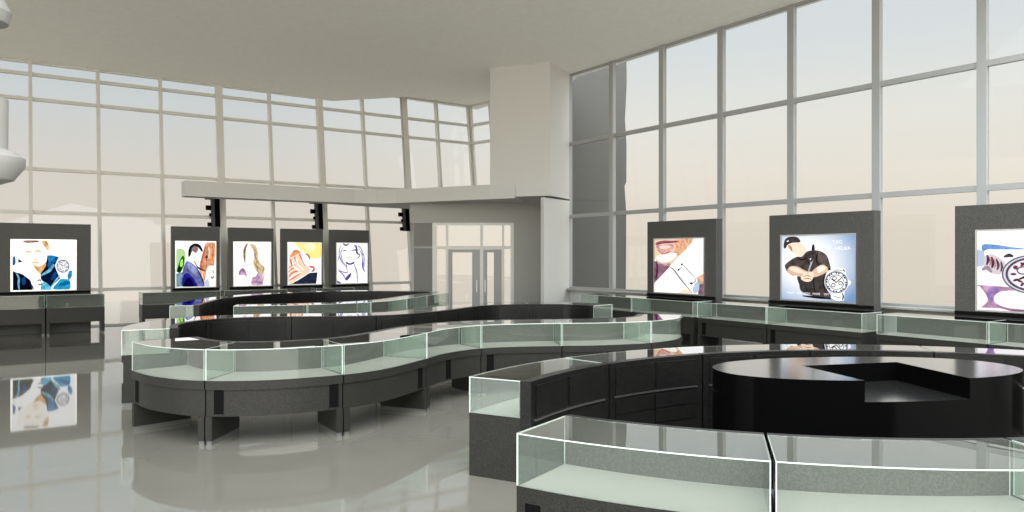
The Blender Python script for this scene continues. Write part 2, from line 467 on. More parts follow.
# ------------------------------------------------------------------ serpentine island
LEFT = 'serpentine island'
s_front = Row([(-4.6,8.95),(-4.2,8.55),(-3.72,8.27),(-3.39,8.19),(-3.08,8.18),(-2.72,8.24),(-2.37,8.38),(-1.96,8.62),(-1.69,8.87),(-1.46,9.22),(-1.17,9.9),(-.95,10.5),(-.50,11.05),(.09,11.27),(.77,11.38),(1.45,11.47),(2.2,11.76),(2.75,12.3),(3.0,13.0)], .78)
cuts = [0]+[s_front.near(p) for p in ((-3.40,8.19),(-1.96,8.62),(-1.14,9.97),(-.46,11.08),(.77,11.38),(2.22,11.77))]+[s_front.L[-1]]
row_sections(s_front, cuts, False, .78, [
    'curved glass showcase at the left open end of the near serpentine counter row',
    'curved glass showcase on the bulging nose of the near serpentine row',
    'curved glass showcase in the near serpentine row where the bulge turns inward to the right',
    'short curved glass showcase in the hollow bend of the near serpentine row',
    'curved glass showcase in the near serpentine row just right of the hollow bend',
    'long gently curved showcase in the near serpentine row behind the ring counter end',
    'pale lit showcase at the right end of the near serpentine row, curling backward'],
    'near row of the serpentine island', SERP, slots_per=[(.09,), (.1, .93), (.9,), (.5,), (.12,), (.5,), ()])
s_back = Row([(-4.78,10.6),(-5.0,11.1),(-5.03,11.7),(-4.75,12.25),(-4.12,12.55),(-3.35,12.6),(-2.69,12.68),(-1.97,13.02),(-1.49,13.6),(-1.1,14.35),(-.66,15.25),(-.26,15.66),(.5,15.86),(1.2,15.75),(1.62,15.35)], .72)
n = 7
cuts = [s_back.L[-1]*k/n for k in range(n+1)]
row_sections(s_back, cuts, True, .72, [
    'curved showcase at the left open end of the far serpentine row, end glass facing left',
    'black backed showcase at the left turn of the far serpentine row',
    'black backed showcase in the far serpentine row right of the left turn',
    'black backed showcase in the middle of the far serpentine row, below the hand poster',
    'black backed showcase in the far serpentine row where it bends away backward',
    'black backed showcase in the far serpentine row in front of the glass entrance door',
    'black backed showcase at the right end of the far serpentine row with clear end glass'],
    'far row of the serpentine island', SERP)

# ------------------------------------------------------------------ rear island
r_front = Row([(-5.75,15.25),(-5.2,15.38),(-4.5,15.65),(-3.8,16.02),(-3.24,16.5),(-2.78,17.2),(-2.45,18.3),(-2.2,19.5),(-1.75,20.8)], .6)
n = 5; cuts = [r_front.L[-1]*k/n for k in range(n+1)]
row_sections(r_front, cuts, False, .6, [
    'low glass showcase at the left end of the rear island near row',
    'glass showcase in the rear island near row, second from its left end',
    'glass showcase at the bend of the rear island near row',
    'glass showcase in the rear island near row running back toward the entrance',
    'pale glass showcase at the right tip of the rear island near the entrance'],
    'near row of the rear island', SERP)
r_back = Row([(-6.55,15.5),(-6.75,16.4),(-6.98,17.8),(-6.8,19.3),(-6.1,20.7),(-5.2,21.5),(-4.2,21.75),(-3.2,21.65),(-2.4,21.3)], .58)
n = 6; cuts = [r_back.L[-1]*k/n for k in range(n+1)]
row_sections(r_back, cuts, True, .58, [
    'rear island far row showcase with end glass at its left front end',
    'rear island far row showcase, black back, along its left side',
    'rear island far row showcase, black back, at the rear left curve',
    'rear island far row showcase, black back, nearest the long haired woman poster',
    'rear island far row showcase, black back, nearest the line drawn woman poster',
    'rear island far row showcase at its right end by the leaning posts'],
    'far row of the rear island', SERP)

# ------------------------------------------------------------------ ring island, right foreground
cA, RA, WA = (3.9, 4.83), 4.87, .66
labs = ['ring counter showcase with dark end panel, at its left open end',
        'ring counter showcase with black drawers, second from its left open end',
        'ring counter showcase behind the left part of the round black plinth',
        'ring counter showcase behind the middle of the round black plinth',
        'ring counter showcase behind the right tip of the round black plinth',
        'rightmost ring counter showcase behind the plinth, cut by the frame']
for k in range(6):
    a0, a1 = 62.4-19.6*k, 62.4-19.6*(k+1)
    showcase(arc_pairs(cA, RA, WA, a0, a1, 1), RA*math.radians(19.6), WA, labs[k], 'far arc of the ring counter', RING, wp=.11, n=16)
cN, RNR, WN_ = (2.75, 8.87), 4.87, .69
labs = ['large foreground glass showcase with its corner beside the ring counter opening',
        'large foreground glass showcase in front of the round black plinth',
        'foreground glass showcase cut off by the right frame edge']
aa = [34.1, 15.2, -5.2, -24.6]
for k in range(3):
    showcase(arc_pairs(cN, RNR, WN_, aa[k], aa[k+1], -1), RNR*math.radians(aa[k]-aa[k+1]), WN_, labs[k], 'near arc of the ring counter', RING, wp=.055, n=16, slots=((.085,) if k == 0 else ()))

# round black plinth inside the ring
def ell(cx, cy, rx, ry, tilt, p=2.25, n=96):
    out = []
    ct, st = math.cos(tilt), math.sin(tilt)
    for k in range(n):
        a = 2*math.pi*k/n
        c, s = math.cos(a), math.sin(a)
        x = rx*math.copysign(abs(c)**(2/p), c); y = ry*math.copysign(abs(s)**(2/p), s)
        out.append((cx+x*ct-y*st, cy+x*st+y*ct))
    return out
E = ell(3.49, 7.31, 1.525, .75, math.radians(6.5))
N1, N2, N3, N4 = (2.91, 7.42), (3.99, 7.68), (4.13, 6.70), (3.13, 6.56)
kf3 = min(range(96), key=lambda i: (Vector(E[i])-Vector(N3)).length)
kf4 = min(range(96), key=lambda i: (Vector(E[i])-Vector(N4)).length)
path = [E[(kf3+i) % 96] for i in range(((kf4-kf3) % 96)+1)]
pl = thing('display_plinth', 'round glossy black plinth with an open notch inside the ring counter', 'plinth', (3.49, 7.32, 0))
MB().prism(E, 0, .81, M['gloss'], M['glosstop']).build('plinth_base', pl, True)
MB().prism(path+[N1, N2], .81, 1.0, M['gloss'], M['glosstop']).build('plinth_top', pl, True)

# ------------------------------------------------------------------ wall showcases
def straight(P, D, a0, a1, N, W):
    D = Vector(D); P = Vector(P); N = Vector(N)
    def f(t):
        o = P+D*(a0+(a1-a0)*t); return o, o+N*W
    return f
Lf = Vector((-9.66, 21.3)); Ld = Vector((1.443, 1.0)); Ln = Vector((-.5695, .822))
for a0, a1, lab in ((-2.61, -1.82, 'wall showcase under the left half of the big poster of a man in blue'),
                    (-1.81, -1.03, 'wall showcase under the right half of the big poster of a man in blue'),
                    (-.51, .70, 'wall showcase under the poster of a couple, by the left windows'),
                    (.75, 1.83, 'wall showcase under the poster of a long haired woman'),
                    (2.36, 3.10, 'short wall showcase between the hand poster and the line drawn woman poster')):
    showcase(straight(Lf, Ld, a0, a1, Ln, .62), 1.756*(a1-a0), .62, lab, 'showcases along the left windows', SERP, n=2, doors=False, wp=.08)
Rf = Vector((4.15, 16.6)); Rd = Vector((.66, -1.0)); Rn = Vector((.8346, .5509))
for a0, a1, sl, lab in ((-3.49, -1.80, (), 'wall showcase farthest back by the corner pillar'),
                    (-1.79, -.10, (.3,), 'wall showcase under the poster of lips and a watch'),
                    (0, 1.54, (.1,), 'wall showcase between the lips poster and the golfer poster'),
                    (1.55, 3.27, (.07,), 'wall showcase under the golfer poster'),
                    (3.49, 5.0, (), 'wall showcase just right of the golfer poster, beside the gap'),
                    (5.01, 6.6, (), 'wall showcase under the poster of a large watch at the right edge'),
                    ):
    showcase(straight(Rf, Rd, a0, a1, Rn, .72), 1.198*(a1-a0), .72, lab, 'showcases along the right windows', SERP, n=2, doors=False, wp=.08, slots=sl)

# ------------------------------------------------------------------ backlit posters
def closed_smooth(pts, per=6):
    n = len(pts); P = [Vector(p) for p in pts]; out = []
    for i in range(n):
        a, b, c, d = P[i-1], P[i], P[(i+1) % n], P[(i+2) % n]
        for k in range(per):
            t = k/per
            out.append(tuple(.5*((2*b)+(c-a)*t+(2*a-5*b+4*c-d)*t*t+(3*b-a-3*c+d)*t**3)))
    return out
def stroke(pts, w):
    P = catmull(pts, 6); L = []; R = []
    n = len(P)
    for i, p in enumerate(P):
        t = (P[min(n-1, i+1)]-P[max(0, i-1)]).normalized(); k = w*(.35+.65*math.sin(math.pi*(i+.5)/n))/2
        L.append(tuple(p+Vector((-t.y, t.x))*k)); R.append(tuple(p-Vector((-t.y, t.x))*k))
    return L+R[::-1]
def ring(cx, cy, r0, r1, n=28):
    out = [[(cx+r1*math.cos(2*math.pi*k/n), cy+r1*math.sin(2*math.pi*k/n)), (cx+r1*math.cos(2*math.pi*(k+1)/n), cy+r1*math.sin(2*math.pi*(k+1)/n)),
             (cx+r0*math.cos(2*math.pi*(k+1)/n), cy+r0*math.sin(2*math.pi*(k+1)/n)), (cx+r0*math.cos(2*math.pi*k/n), cy+r0*math.sin(2*math.pi*k/n))] for k in range(n)]
    return out
def disc(cx, cy, r, n=28, ry=None):
    return [(cx+r*math.cos(2*math.pi*k/n), cy+(ry or r)*math.sin(2*math.pi*k/n)) for k in range(n)]

def poster(label, O, A, Nf, panel, pic, frame_px, bg, art, texts=(), group='backlit posters on tall charcoal panels', thick=.22):
    """O origin on the front line, A run direction (unit measure), Nf front normal, panel (a0,a1), pic (a0,a1);
    frame_px = (x0,x1,y0,y1): the coordinate box the art is drawn in, y downward"""
    O = Vector(O); A = Vector(A); Nf = Vector(Nf).normalized()
    a0, a1 = panel
    c = O+A*((a0+a1)/2)
    root = thing('lightbox_poster', label, 'poster', (c.x, c.y, 0), group)
    def P(a, n, z): q = O+A*a+Nf*n; return (q.x, q.y, z)
    def bx(x0, x1, n0, n1, z0, z1): return [P(x0,n0,z0),P(x1,n0,z0),P(x1,n1,z0),P(x0,n1,z0),P(x0,n0,z1),P(x1,n0,z1),P(x1,n1,z1),P(x0,n1,z1)]
    MB().hexa(bx(a0, a1, 0, -thick, 0, 2.98), M['panel']).build('panel', root, bevel=.008)
    MB().hexa(bx(a0+.01, a1-.01, .0005, .045, 1.078, 1.14), M['slot']).build('ledge', root, bevel=.006)
    p0, p1 = pic; z0, z1 = 1.155, 2.55
    L = A.length; bw = .028
    fr = MB()
    fr.hexa(bx(p0, p1, .0005, .03, z0, z0+bw), M['metal']).hexa(bx(p0, p1, .0005, .03, z1-bw, z1), M['metal'])
    fr.hexa(bx(p0, p0+bw/L, .0005, .03, z0+bw, z1-bw), M['metal']).hexa(bx(p1-bw/L, p1, .0005, .03, z0+bw, z1-bw), M['metal'])
    fr.build('frame', root, recalc=False)
    X0, X1, Y0, Y1 = frame_px
    q0, q1, w0, w1 = p0+bw/L, p1-bw/L, z0+bw, z1-bw
    def UV(x, y): return min(1, max(0, (x-X0)/(X1-X0))), min(1, max(0, 1-(y-Y0)/(Y1-Y0)))
    def W(u, v, lay): return P(q0+(q1-q0)*u, .004+.0006*lay, w0+(w1-w0)*v)
    me_v = []; me_f = []; mi = []; mats = []; uvs = []
    def add(poly, mat, lay):
        if mat not in mats: mats.append(mat)
        k = mats.index(mat)
        pts = [UV(*p) for p in poly]
        cl = []
        for p in pts:
            if not cl or (Vector(p)-Vector(cl[-1])).length > 1e-6: cl.append(p)
        if len(cl) < 3: return
        tris = tessellate_polygon([[Vector((u, v, 0)) for u, v in cl]])
        b = len(me_v)
        for u, v in cl: me_v.append(Vector(W(u, v, lay))-Vector(root['_w'])); uvs.append((u, v))
        for t in tris:
            pa, pb, pc = (Vector(cl[i]) for i in t)
            ar = (pb-pa).cross(pc-pa)
            if abs(ar) < 1e-9: continue
            t = tuple(t) if ar > 0 else tuple(reversed(t))
            me_f.append([b+i for i in t]); mi.append(k)
    add([(X0, Y0), (X1, Y0), (X1, Y1), (X0, Y1)], bg, 0)
    lay = 1
    for polys, mat in art:
        if polys and not isinstance(polys[0][0], (tuple, list)): polys = [polys]
        for pl_ in polys: add(pl_, mat, lay)
        lay += 1
    me = bpy.data.meshes.new('picture'); me.from_pydata([tuple(v) for v in me_v], [], me_f)
    for m_ in mats: me.materials.append(m_)
    me.polygons.foreach_set('material_index', mi)
    ul = me.uv_layers.new(name='UVMap')
    for lp_ in me.loops: ul.data[lp_.index].uv = uvs[lp_.vertex_index]
    pic_o = bpy.data.objects.new('picture', me); COL.objects.link(pic_o); pic_o.parent = root; pic_o['_w'] = root['_w']
    for body, x, y, size, mat in texts:
        cu = bpy.data.curves.new('t', 'FONT'); cu.body = body; cu.size = 1
        to = bpy.data.objects.new('t', cu); COL.objects.link(to)
        bpy.context.view_layer.update()
        tm = bpy.data.meshes.new_from_object(to.evaluated_get(bpy.context.evaluated_depsgraph_get()))
        bpy.data.objects.remove(to)
        kx = size/(X1-X0); ky = size/(Y1-Y0)
        u0, v0 = UV(x, y)
        for v in tm.vertices:
            v.co = Vector(W(u0+v.co.x*kx, v0+v.co.y*ky, lay+2))-Vector(root['_w'])
        tm.materials.clear(); tm.materials.append(mat)
        tt = bpy.data.objects.new('lettering', tm); COL.objects.link(tt); tt.parent = pic_o; tt['_w'] = root['_w']
    return root

cs = closed_smooth
WHITE = emit((255, 255, 255), 1.2)
def C(r, g, b, k=1.0): return emit((r, g, b), min(k, 1.15))
random.seed(3)
def watch_face(cx, cy, r, base=WHITE, dark=(72, 66, 92), mid=(120, 114, 142), sub=(170, 60, 70)):
    out = [(disc(cx, cy, r), base), (ring(cx, cy, r*.82, r*.96), C(*mid)), (ring(cx, cy, r*.58, r*.66), C(*mid))]
    ticks = []
    for k in range(24):
        if k % 3 == 2: continue
        a = 2*math.pi*k/24; x, y = cx+r*.78*math.cos(a), cy+r*.78*math.sin(a)
        ticks.append(disc(x, y, r*.08, 6))
    out.append((ticks, C(*dark)))
    for a in (.2, 2.3, 4.3):
        x, y = cx+r*.36*math.cos(a), cy+r*.36*math.sin(a)
        out.append((ring(x, y, r*.12, r*.19, 14), C(*dark)))
    out.append(([stroke([(cx-r*.1, cy+r*.1), (cx+r*.5, cy-r*.45)], r*.09), stroke([(cx, cy), (cx-r*.45, cy-r*.3)], r*.10)], C(*dark)))
    return out

# 1 man in a blue jacket
art = [
 (cs([(140,120),(160,80),(230,62),(330,62),(372,100),(385,160),(370,230),(330,320),(280,300),(220,250),(160,190)]), C(255,250,240,1.6)),
 (cs([(195,70),(210,57),(310,56),(330,66),(300,72),(240,78)]), C(150,120,110)),
 (cs([(355,60),(395,60),(412,95),(408,145),(385,120),(365,95)]), C(222,176,120)),
 ([stroke([(210,158),(235,152),(262,162)], 16), stroke([(290,155),(318,146),(345,152)], 16)], C(244,208,160)),
 (stroke([(280,215),(300,222),(315,214)], 10), C(250,225,195)),
 (stroke([(265,250),(295,246),(330,254)], 14), C(232,180,140)),
 (cs([(280,268),(320,282),(360,270),(392,240),(380,290),(345,340),(320,330),(295,300)]), C(214,166,106)),
 ([(400,185),(450,190),(500,200),(465,275),(490,340),(512,385),(430,466),(345,395),(340,345),(385,280)], C(10,22,54)),
 (cs([(402,186),(498,202),(460,250),(425,310),(402,285),(410,230)]), C(18,92,160)),
 (cs([(405,188),(470,192),(450,225),(415,240)]), C(36,130,190)),
 (stroke([(345,360),(420,315),(460,262)], 26), C(120,190,220)),
 (stroke([(430,462),(470,410),(515,352)], 14), C(120,200,232)),
 (cs([(430,400),(450,340),(480,330),(470,390)]), C(24,60,120)),
 ([(105,318),(150,322),(205,362),(255,400),(275,483),(105,483)], C(8,10,26)),
 (stroke([(128,325),(155,380),(152,430),(160,484)], 18), C(110,180,210)),
 (cs([(178,385),(205,372),(215,420),(190,440)]), C(20,62,120)),
 (cs([(105,205),(122,195),(128,240),(118,275),(105,278)]), C(36,90,150)),
 ([(150,215),(188,240),(150,247)], C(20,22,30)),
 (cs([(105,275),(160,255),(230,270),(290,320),(350,400),(380,440),(350,483),(290,483),(260,410),(190,350),(110,320)]), WHITE),
 ([stroke([(250,480),(262,445),(285,478)], 12), stroke([(310,405),(335,398),(345,410)], 10), stroke([(315,430),(340,440),(350,425)], 10)], C(30,40,70)),
 (cs([(345,483),(360,420),(400,430),(435,483)]), C(90,185,220)),
 (cs([(450,470),(490,420),(520,392),(590,400),(605,440),(590,484),(470,484)]), C(40,160,205)),
 (cs([(500,440),(560,410),(600,425),(560,450)]), C(14,100,150)),
 (cs([(578,350),(600,318),(622,330),(612,380),(585,400)]), C(60,150,190)),
 ([(500,325),(590,325),(565,395),(515,388)], WHITE),
] + watch_face(537, 280, 60)
PL0, PLA, PLN = (-10.04, 21.85), (1.443, 1.0), (.5695, -.822)
poster('wide lit poster of a man in a blue jacket with a wristwatch', PL0, PLA, PLN, (-2.44, -1.19), (-2.25, -1.386), (95,650,55,485), WHITE, art)

# 2 couple
art = [
 (cs([(52,150),(120,140),(140,200),(120,260),(60,350),(52,300)]), C(190,222,160)),
 (cs([(58,335),(75,270),(105,205),(128,210),(128,280),(95,350),(65,352)]), C(20,120,20)),
 (cs([(62,330),(80,290),(105,300),(90,350),(65,350)]), C(6,40,8)),
 (cs([(88,260),(110,230),(112,290),(92,300)]), C(170,230,120)),
 ([(52,365),(130,345),(130,486),(52,486)], C(120,150,170)),
 (cs([(330,82),(380,72),(422,84),(422,210),(410,300),(360,320),(330,400),(318,455),(290,420),(272,350),(278,260),(300,190),(318,130)]), C(226,160,122)),
 ([stroke([(330,100),(312,180),(290,260),(285,340)], 22), stroke([(400,100),(405,170),(395,240)], 18), stroke([(340,230),(345,280),(330,340)], 14)], C(196,110,66)),
 (cs([(330,200),(350,195),(352,215),(335,225)]), C(80,40,30)),
 ([stroke([(360,110),(370,160),(362,220)], 16), stroke([(310,340),(300,380),(312,420)], 12)], C(250,215,190,1.2)),
 (cs([(345,320),(390,290),(422,320),(422,400),(385,410),(340,440)]), WHITE),
 ([stroke([(380,395),(400,410),(415,390)], 16), stroke([(400,330),(415,370)], 10)], C(140,110,100)),
 (cs([(200,150),(235,130),(275,140),(292,180),(285,240),(250,290),(225,270),(190,230)]), C(255,250,245,1.5)),
 (cs([(165,205),(168,140),(190,100),(235,82),(280,100),(305,150),(292,158),(262,122),(232,112),(205,140),(185,195)]), C(24,24,40)),
 (cs([(195,140),(225,108),(262,128),(240,170),(215,160)]), C(150,120,125)),
 ([stroke([(215,240),(235,275),(258,320)], 12)], C(200,160,130)),
 (cs([(150,250),(205,272),(262,330),(292,400),(325,470),(330,486),(112,486),(106,380),(120,310)]), C(104,110,166)),
 (cs([(165,260),(200,280),(245,330),(250,380),(200,360),(165,310)]), C(142,150,196)),
 (cs([(120,380),(160,362),(205,400),(232,440),(245,486),(116,486)]), C(34,26,130)),
 (cs([(132,440),(165,400),(195,430),(215,486),(130,486)]), C(8,6,60)),
 ([stroke([(240,290),(270,318),(332,345)], 16), stroke([(258,330),(290,400),(318,468)], 14)], C(50,40,60)),
 (cs([(325,440),(355,420),(370,486),(322,486)]), C(200,212,232)),
]
poster('lit poster of a man in a blue suit holding a brown horse', PL0, PLA, PLN, (0, .77), (.047, .705), (50,425,68,488), WHITE, art)

# 3 long-haired woman
art = [
 ([stroke([(185,70),(160,120),(155,180),(160,245)], 26), stroke([(150,255),(160,235),(150,200)], 12)], C(166,136,100)),
 ([stroke([(178,85),(155,150),(158,210)], 10)], C(120,92,66)),
 (cs([(205,80),(262,88),(285,150),(290,215),(312,262),(352,300),(345,352),(330,372),(295,360),(262,320),(240,262),(250,205),(240,140)]), C(226,200,162)),
 ([stroke([(235,100),(268,150),(262,205),(300,270)], 13), stroke([(255,110),(250,170),(275,235),(262,290)], 11), stroke([(245,240),(285,300),(330,330)], 13), stroke([(310,285),(345,310),(325,352)], 12), stroke([(275,280),(282,330),(310,360)], 10)], C(176,138,98)),
 ([stroke([(200,125),(215,120)], 8), stroke([(198,270),(212,266)], 7)], C(222,180,150)),
 ([stroke([(335,350),(342,400),(335,440)], 12)], C(226,200,170)),
 ([stroke([(165,240),(190,285),(225,262)], 7), stroke([(110,300),(75,360),(62,440)], 8), stroke([(175,300),(200,330),(222,380)], 7), stroke([(345,360),(370,410),(380,465)], 8), stroke([(185,165),(195,160),(205,165)], 6), stroke([(225,165),(235,162)], 6)], C(238,214,196)),
 (cs([(100,372),(108,328),(138,304),(165,330),(178,388),(142,368)]), C(186,150,180)),
 ([stroke([(105,365),(120,330),(150,318)], 12)], C(158,112,152)),
 (cs([(228,466),(230,398),(262,385),(290,352),(330,378),(336,455),(330,466)]), C(196,160,190)),
 ([stroke([(240,450),(280,440),(325,452)], 14), stroke([(236,410),(262,400),(290,370)], 9)], C(158,116,156)),
]
poster('lit poster of a woman with long wavy fair hair', PL0, PLA, PLN, (.923, 1.70), (.99, 1.653), (55,408,62,470), WHITE, art)

# 4 hands on yellow
art = [
 (cs([(130,60),(160,48),(398,50),(400,195),(330,205),(300,215),(250,160),(175,110)]), C(250,232,140,1.15)),
 (cs([(220,70),(330,60),(330,120),(260,130)]), C(255,248,200,1.3)),
 (cs([(62,445),(60,300),(66,200),(90,155),(140,118),(185,145),(215,230),(262,280),(285,320),(270,355),(180,402),(100,450)]), C(252,214,190,1.1)),
 (cs([(75,180),(110,130),(150,120),(185,150),(140,165),(95,190)]), C(226,146,96)),
 ([stroke([(120,190),(150,240),(195,300)], 20), stroke([(170,160),(205,220),(235,280)], 18), stroke([(80,210),(95,260),(130,285)], 18)], C(196,84,60)),
 ([stroke([(62,300),(110,270),(130,285)], 12), stroke([(62,390),(100,350),(160,330)], 16), stroke([(70,425),(120,395),(185,355)], 14), stroke([(62,340),(95,310),(140,300)], 10)], C(214,110,90)),
 ([stroke([(135,200),(165,270),(215,320)], 18), stroke([(95,225),(120,290),(180,330)], 16), stroke([(70,410),(120,370),(190,345)], 15), stroke([(190,170),(220,240),(250,290)], 12)], C(255,250,242,1.7)),
 ([stroke([(232,170),(255,165),(275,190),(282,218)], 20)], C(196,120,90)),
 ([stroke([(275,280),(305,295),(328,285)], 18), stroke([(300,340),(325,325),(328,290)], 20)], C(196,60,50)),
 ([(66,463),(150,430),(215,392),(282,352),(366,348),(352,463)], C(36,44,66)),
 (cs([(62,445),(100,430),(150,415),(110,452),(75,458)]), C(250,214,190,1.2)),
]
poster('lit poster of clasped hands on a yellow ground', PL0, PLA, PLN, (1.853, 2.627), (1.945, 2.598), (55,402,52,465), WHITE, art)

# 5 line-drawn woman
LV = (150,140,190)
art = [
 ([stroke([(110,65),(90,120),(85,200),(70,240)], 12), stroke([(135,90),(105,150),(120,230),(150,280)], 12), stroke([(90,180),(110,240),(165,300)], 14), stroke([(290,70),(330,130),(350,200),(365,240)], 14), stroke([(300,110),(335,190),(335,280),(360,350)], 16), stroke([(270,75),(320,110),(345,160)], 9)], C(*LV)),
 (cs([(320,180),(365,200),(362,290),(335,300),(345,240)]), C(205,200,235)),
 ([stroke([(345,250),(338,300),(358,352)], 18)], C(120,110,180)),
 ([stroke([(125,60),(155,75),(190,62)], 20)], C(130,125,160)),
 ([stroke([(245,70),(268,95),(275,150),(300,175)], 22), stroke([(270,215),(298,195),(305,160)], 10)], C(90,78,130)),
 ([stroke([(125,138),(145,128),(165,136)], 12), stroke([(215,130),(248,124),(280,130)], 14)], C(100,100,120)),
 ([stroke([(175,205),(200,198),(225,204)], 10)], C(190,190,190)),
 (cs([(158,242),(200,262),(246,242),(240,264),(200,278),(168,266)]), C(70,24,130)),
 ([stroke([(158,250),(165,300),(172,340)], 12)], C(140,120,190)),
 ([stroke([(240,260),(262,320),(275,360),(280,462)], 12), stroke([(280,370),(272,420)], 8)], C(100,100,130)),
 ([stroke([(70,320),(110,345),(160,355),(185,345)], 12), stroke([(80,335),(130,380),(150,425)], 14), stroke([(150,428),(180,395),(208,368)], 26)], C(130,105,180)),
 (cs([(150,425),(180,392),(205,360),(212,385),(180,428),(160,438)]), C(96,76,150)),
 (cs([(64,462),(66,438),(95,448),(104,463)]), C(120,100,170)),
]
poster('lit poster of a pale line drawn woman with a purple choker', PL0, PLA, PLN, (2.78, 3.557), (2.88, 3.53), (62,385,58,465), WHITE, art)

# 6 lips and wristwatch
art = [
 ([(35,38),(358,38),(300,120),(215,205),(165,262),(80,245),(35,200)], C(246,214,186,1.0)),
 (cs([(200,50),(350,40),(310,105),(240,170),(185,170),(215,110)]), C(236,180,140)),
 (cs([(50,180),(110,165),(200,150),(225,170),(175,215),(110,228),(65,215)]), C(255,250,240,1.5)),
 (cs([(55,215),(100,240),(160,235),(165,262),(110,262),(60,245)]), C(198,160,150)),
 ([(35,215),(60,235),(165,266),(35,402)], C(140,100,120)),
 (stroke([(50,220),(58,290),(45,380)], 18), C(84,36,66)),
 (cs([(42,78),(60,58),(120,48),(180,52),(245,58),(190,70),(110,74),(60,84)]), C(168,92,110)),
 (stroke([(42,78),(110,68),(240,58)], 8), C(110,50,64)),
 (cs([(50,88),(120,84),(205,82),(180,128),(120,152),(70,132)]), C(226,168,160)),
 (cs([(80,96),(140,90),(180,96),(140,118),(90,116)]), C(248,214,206,1.1)),
 (stroke([(60,125),(110,158),(175,138)], 10), C(190,120,110)),
 ([(35,405),(165,268),(350,478),(35,478)], C(255,250,244,1.7)),
 ([(290,440),(340,455),(360,478),(230,478)], C(250,226,200,1.1)),
 ([(375,350),(437,315),(437,478),(395,478)], C(226,180,150)),
 ([(405,400),(437,395),(437,478),(395,478)], C(130,90,110)),
 ([(165,268),(265,236),(380,348),(404,415),(362,476),(338,458),(188,292)], C(252,252,252,1.5)),
 (cs([(352,440),(378,385),(402,390),(398,450),(368,474)]), C(188,210,232)),
 ([stroke([(165,266),(200,290),(262,370),(345,468)], 11)], C(130,120,120)),
 ([stroke([(265,240),(320,296),(375,352)], 6), stroke([(375,352),(372,378),(340,400)], 6), stroke([(228,302),(250,280),(268,262)], 6)], C(110,110,120)),
 ([disc(266, 244, 8), disc(342, 395, 12, ry=9), disc(240, 288, 8)], C(60,60,70)),
 ([stroke([(250,330),(290,380),(330,420)], 5)], C(200,200,205)),
]
PR0, PRA, PRN = (3.5, 19.15), (.704, -1.0), (-.8177, -.5756)
poster('lit poster of lips, chin and a white wristwatch', PR0, PRA, PRN, (0, 1.82), (.195, 1.55), (35,437,38,478), WHITE, art)

# 7 golfer
bg = emit_radial((255,255,255), (112,150,196), .36, .58, .26, .78, 1.15)
SH = C(78,70,68)
art = [
 ([stroke([(262,95),(262,130),(262,175)], 22)], C(40,38,40)),
 (cs([(80,100),(110,85),(170,82),(215,130),(200,165),(170,178),(135,165),(105,135)]), C(252,226,200,1.25)),
 (cs([(85,98),(110,110),(118,150),(98,125)]), C(200,140,100)),
 (cs([(55,118),(56,80),(72,50),(110,38),(155,46),(172,78),(120,82),(82,96),(70,118)]), C(66,60,64)),
 ([stroke([(75,74),(92,66)], 7)], WHITE),
 (cs([(66,262),(66,236),(110,200),(150,180),(185,178),(225,142),(295,138),(350,168),(372,225),(378,268),(355,280),(340,350),(360,410),(388,462),(330,462),(185,425),(165,350),(150,312),(118,312),(85,292)]), SH),
 (cs([(290,145),(345,170),(368,230),(372,262),(340,240),(300,200)]), C(104,94,92)),
 (cs([(150,320),(200,345),(240,352),(262,330),(330,310),(340,350),(350,400),(290,440),(230,430),(180,400)]), C(70,64,62)),
 ([stroke([(150,190),(190,200),(215,180)], 10), stroke([(205,170),(235,230),(230,270)], 8), stroke([(265,330),(270,400),(285,450)], 8), stroke([(200,340),(215,400),(230,430)], 6), stroke([(295,150),(285,200),(300,240)], 10), stroke([(340,300),(330,360),(350,430)], 8)], C(34,29,31)),
 (cs([(82,272),(105,248),(150,248),(195,270),(235,292),(215,340),(180,322),(120,308),(92,298)]), C(236,196,166)),
 (cs([(95,262),(130,252),(180,272),(215,296),(170,296),(120,282)]), C(250,228,206,1.1)),
 (cs([(250,290),(290,250),(330,234),(362,258),(350,285),(300,312),(265,318)]), C(240,204,176)),
 (cs([(290,255),(330,242),(350,260),(300,290)]), C(255,240,222,1.2)),
 (cs([(178,325),(205,295),(240,282),(268,298),(255,340),(225,354),(190,345)]), C(248,224,200,1.15)),
 ([stroke([(195,318),(225,310),(250,318)], 6), stroke([(195,335),(225,330),(250,335)], 6)], C(196,140,110)),
 ([stroke([(270,170),(250,225),(225,300)], 12)], C(190,190,195)),
 ([stroke([(262,140),(262,180),(250,215)], 18)], C(60,58,62)),
 ([disc(245, 196, 5)], WHITE),
 ([stroke([(190,452),(290,458),(384,462)], 16)], C(30,28,32)),
 ([stroke([(366,255),(378,265)], 10)], C(20,20,20)),
 ([(385,300),(388,262),(425,252),(475,258),(478,300)], WHITE),
 ([(385,400),(470,400),(466,470),(420,474),(382,458)], WHITE),
 ([stroke([(455,420),(462,445),(455,468)], 10), stroke([(395,275),(430,268),(465,275)], 5), stroke([(462,262),(472,280)], 8), stroke([(392,440),(425,450),(450,448)], 5)], C(70,72,80)),
 ([(478,318),(512,345),(505,362),(484,380)], WHITE),
] + watch_face(418, 350, 78, dark=(40,40,46), mid=(150,155,165))
poster('lit poster of a golfer in a dark shirt and cap swinging a club', PR0, PRA, PRN, (3.0, 4.93), (3.24, 4.635), (40,535,35,480), bg, art,
       texts=[('TAG', 392, 92, 32, WHITE), ('HEUER', 412, 135, 32, WHITE), ] + [(t_, x_, 440, 19, WHITE) for t_, x_ in (('WHAT', 78), ('ARE', 152), ('YOU', 204), ('MADE', 262), ('OF?', 338))])

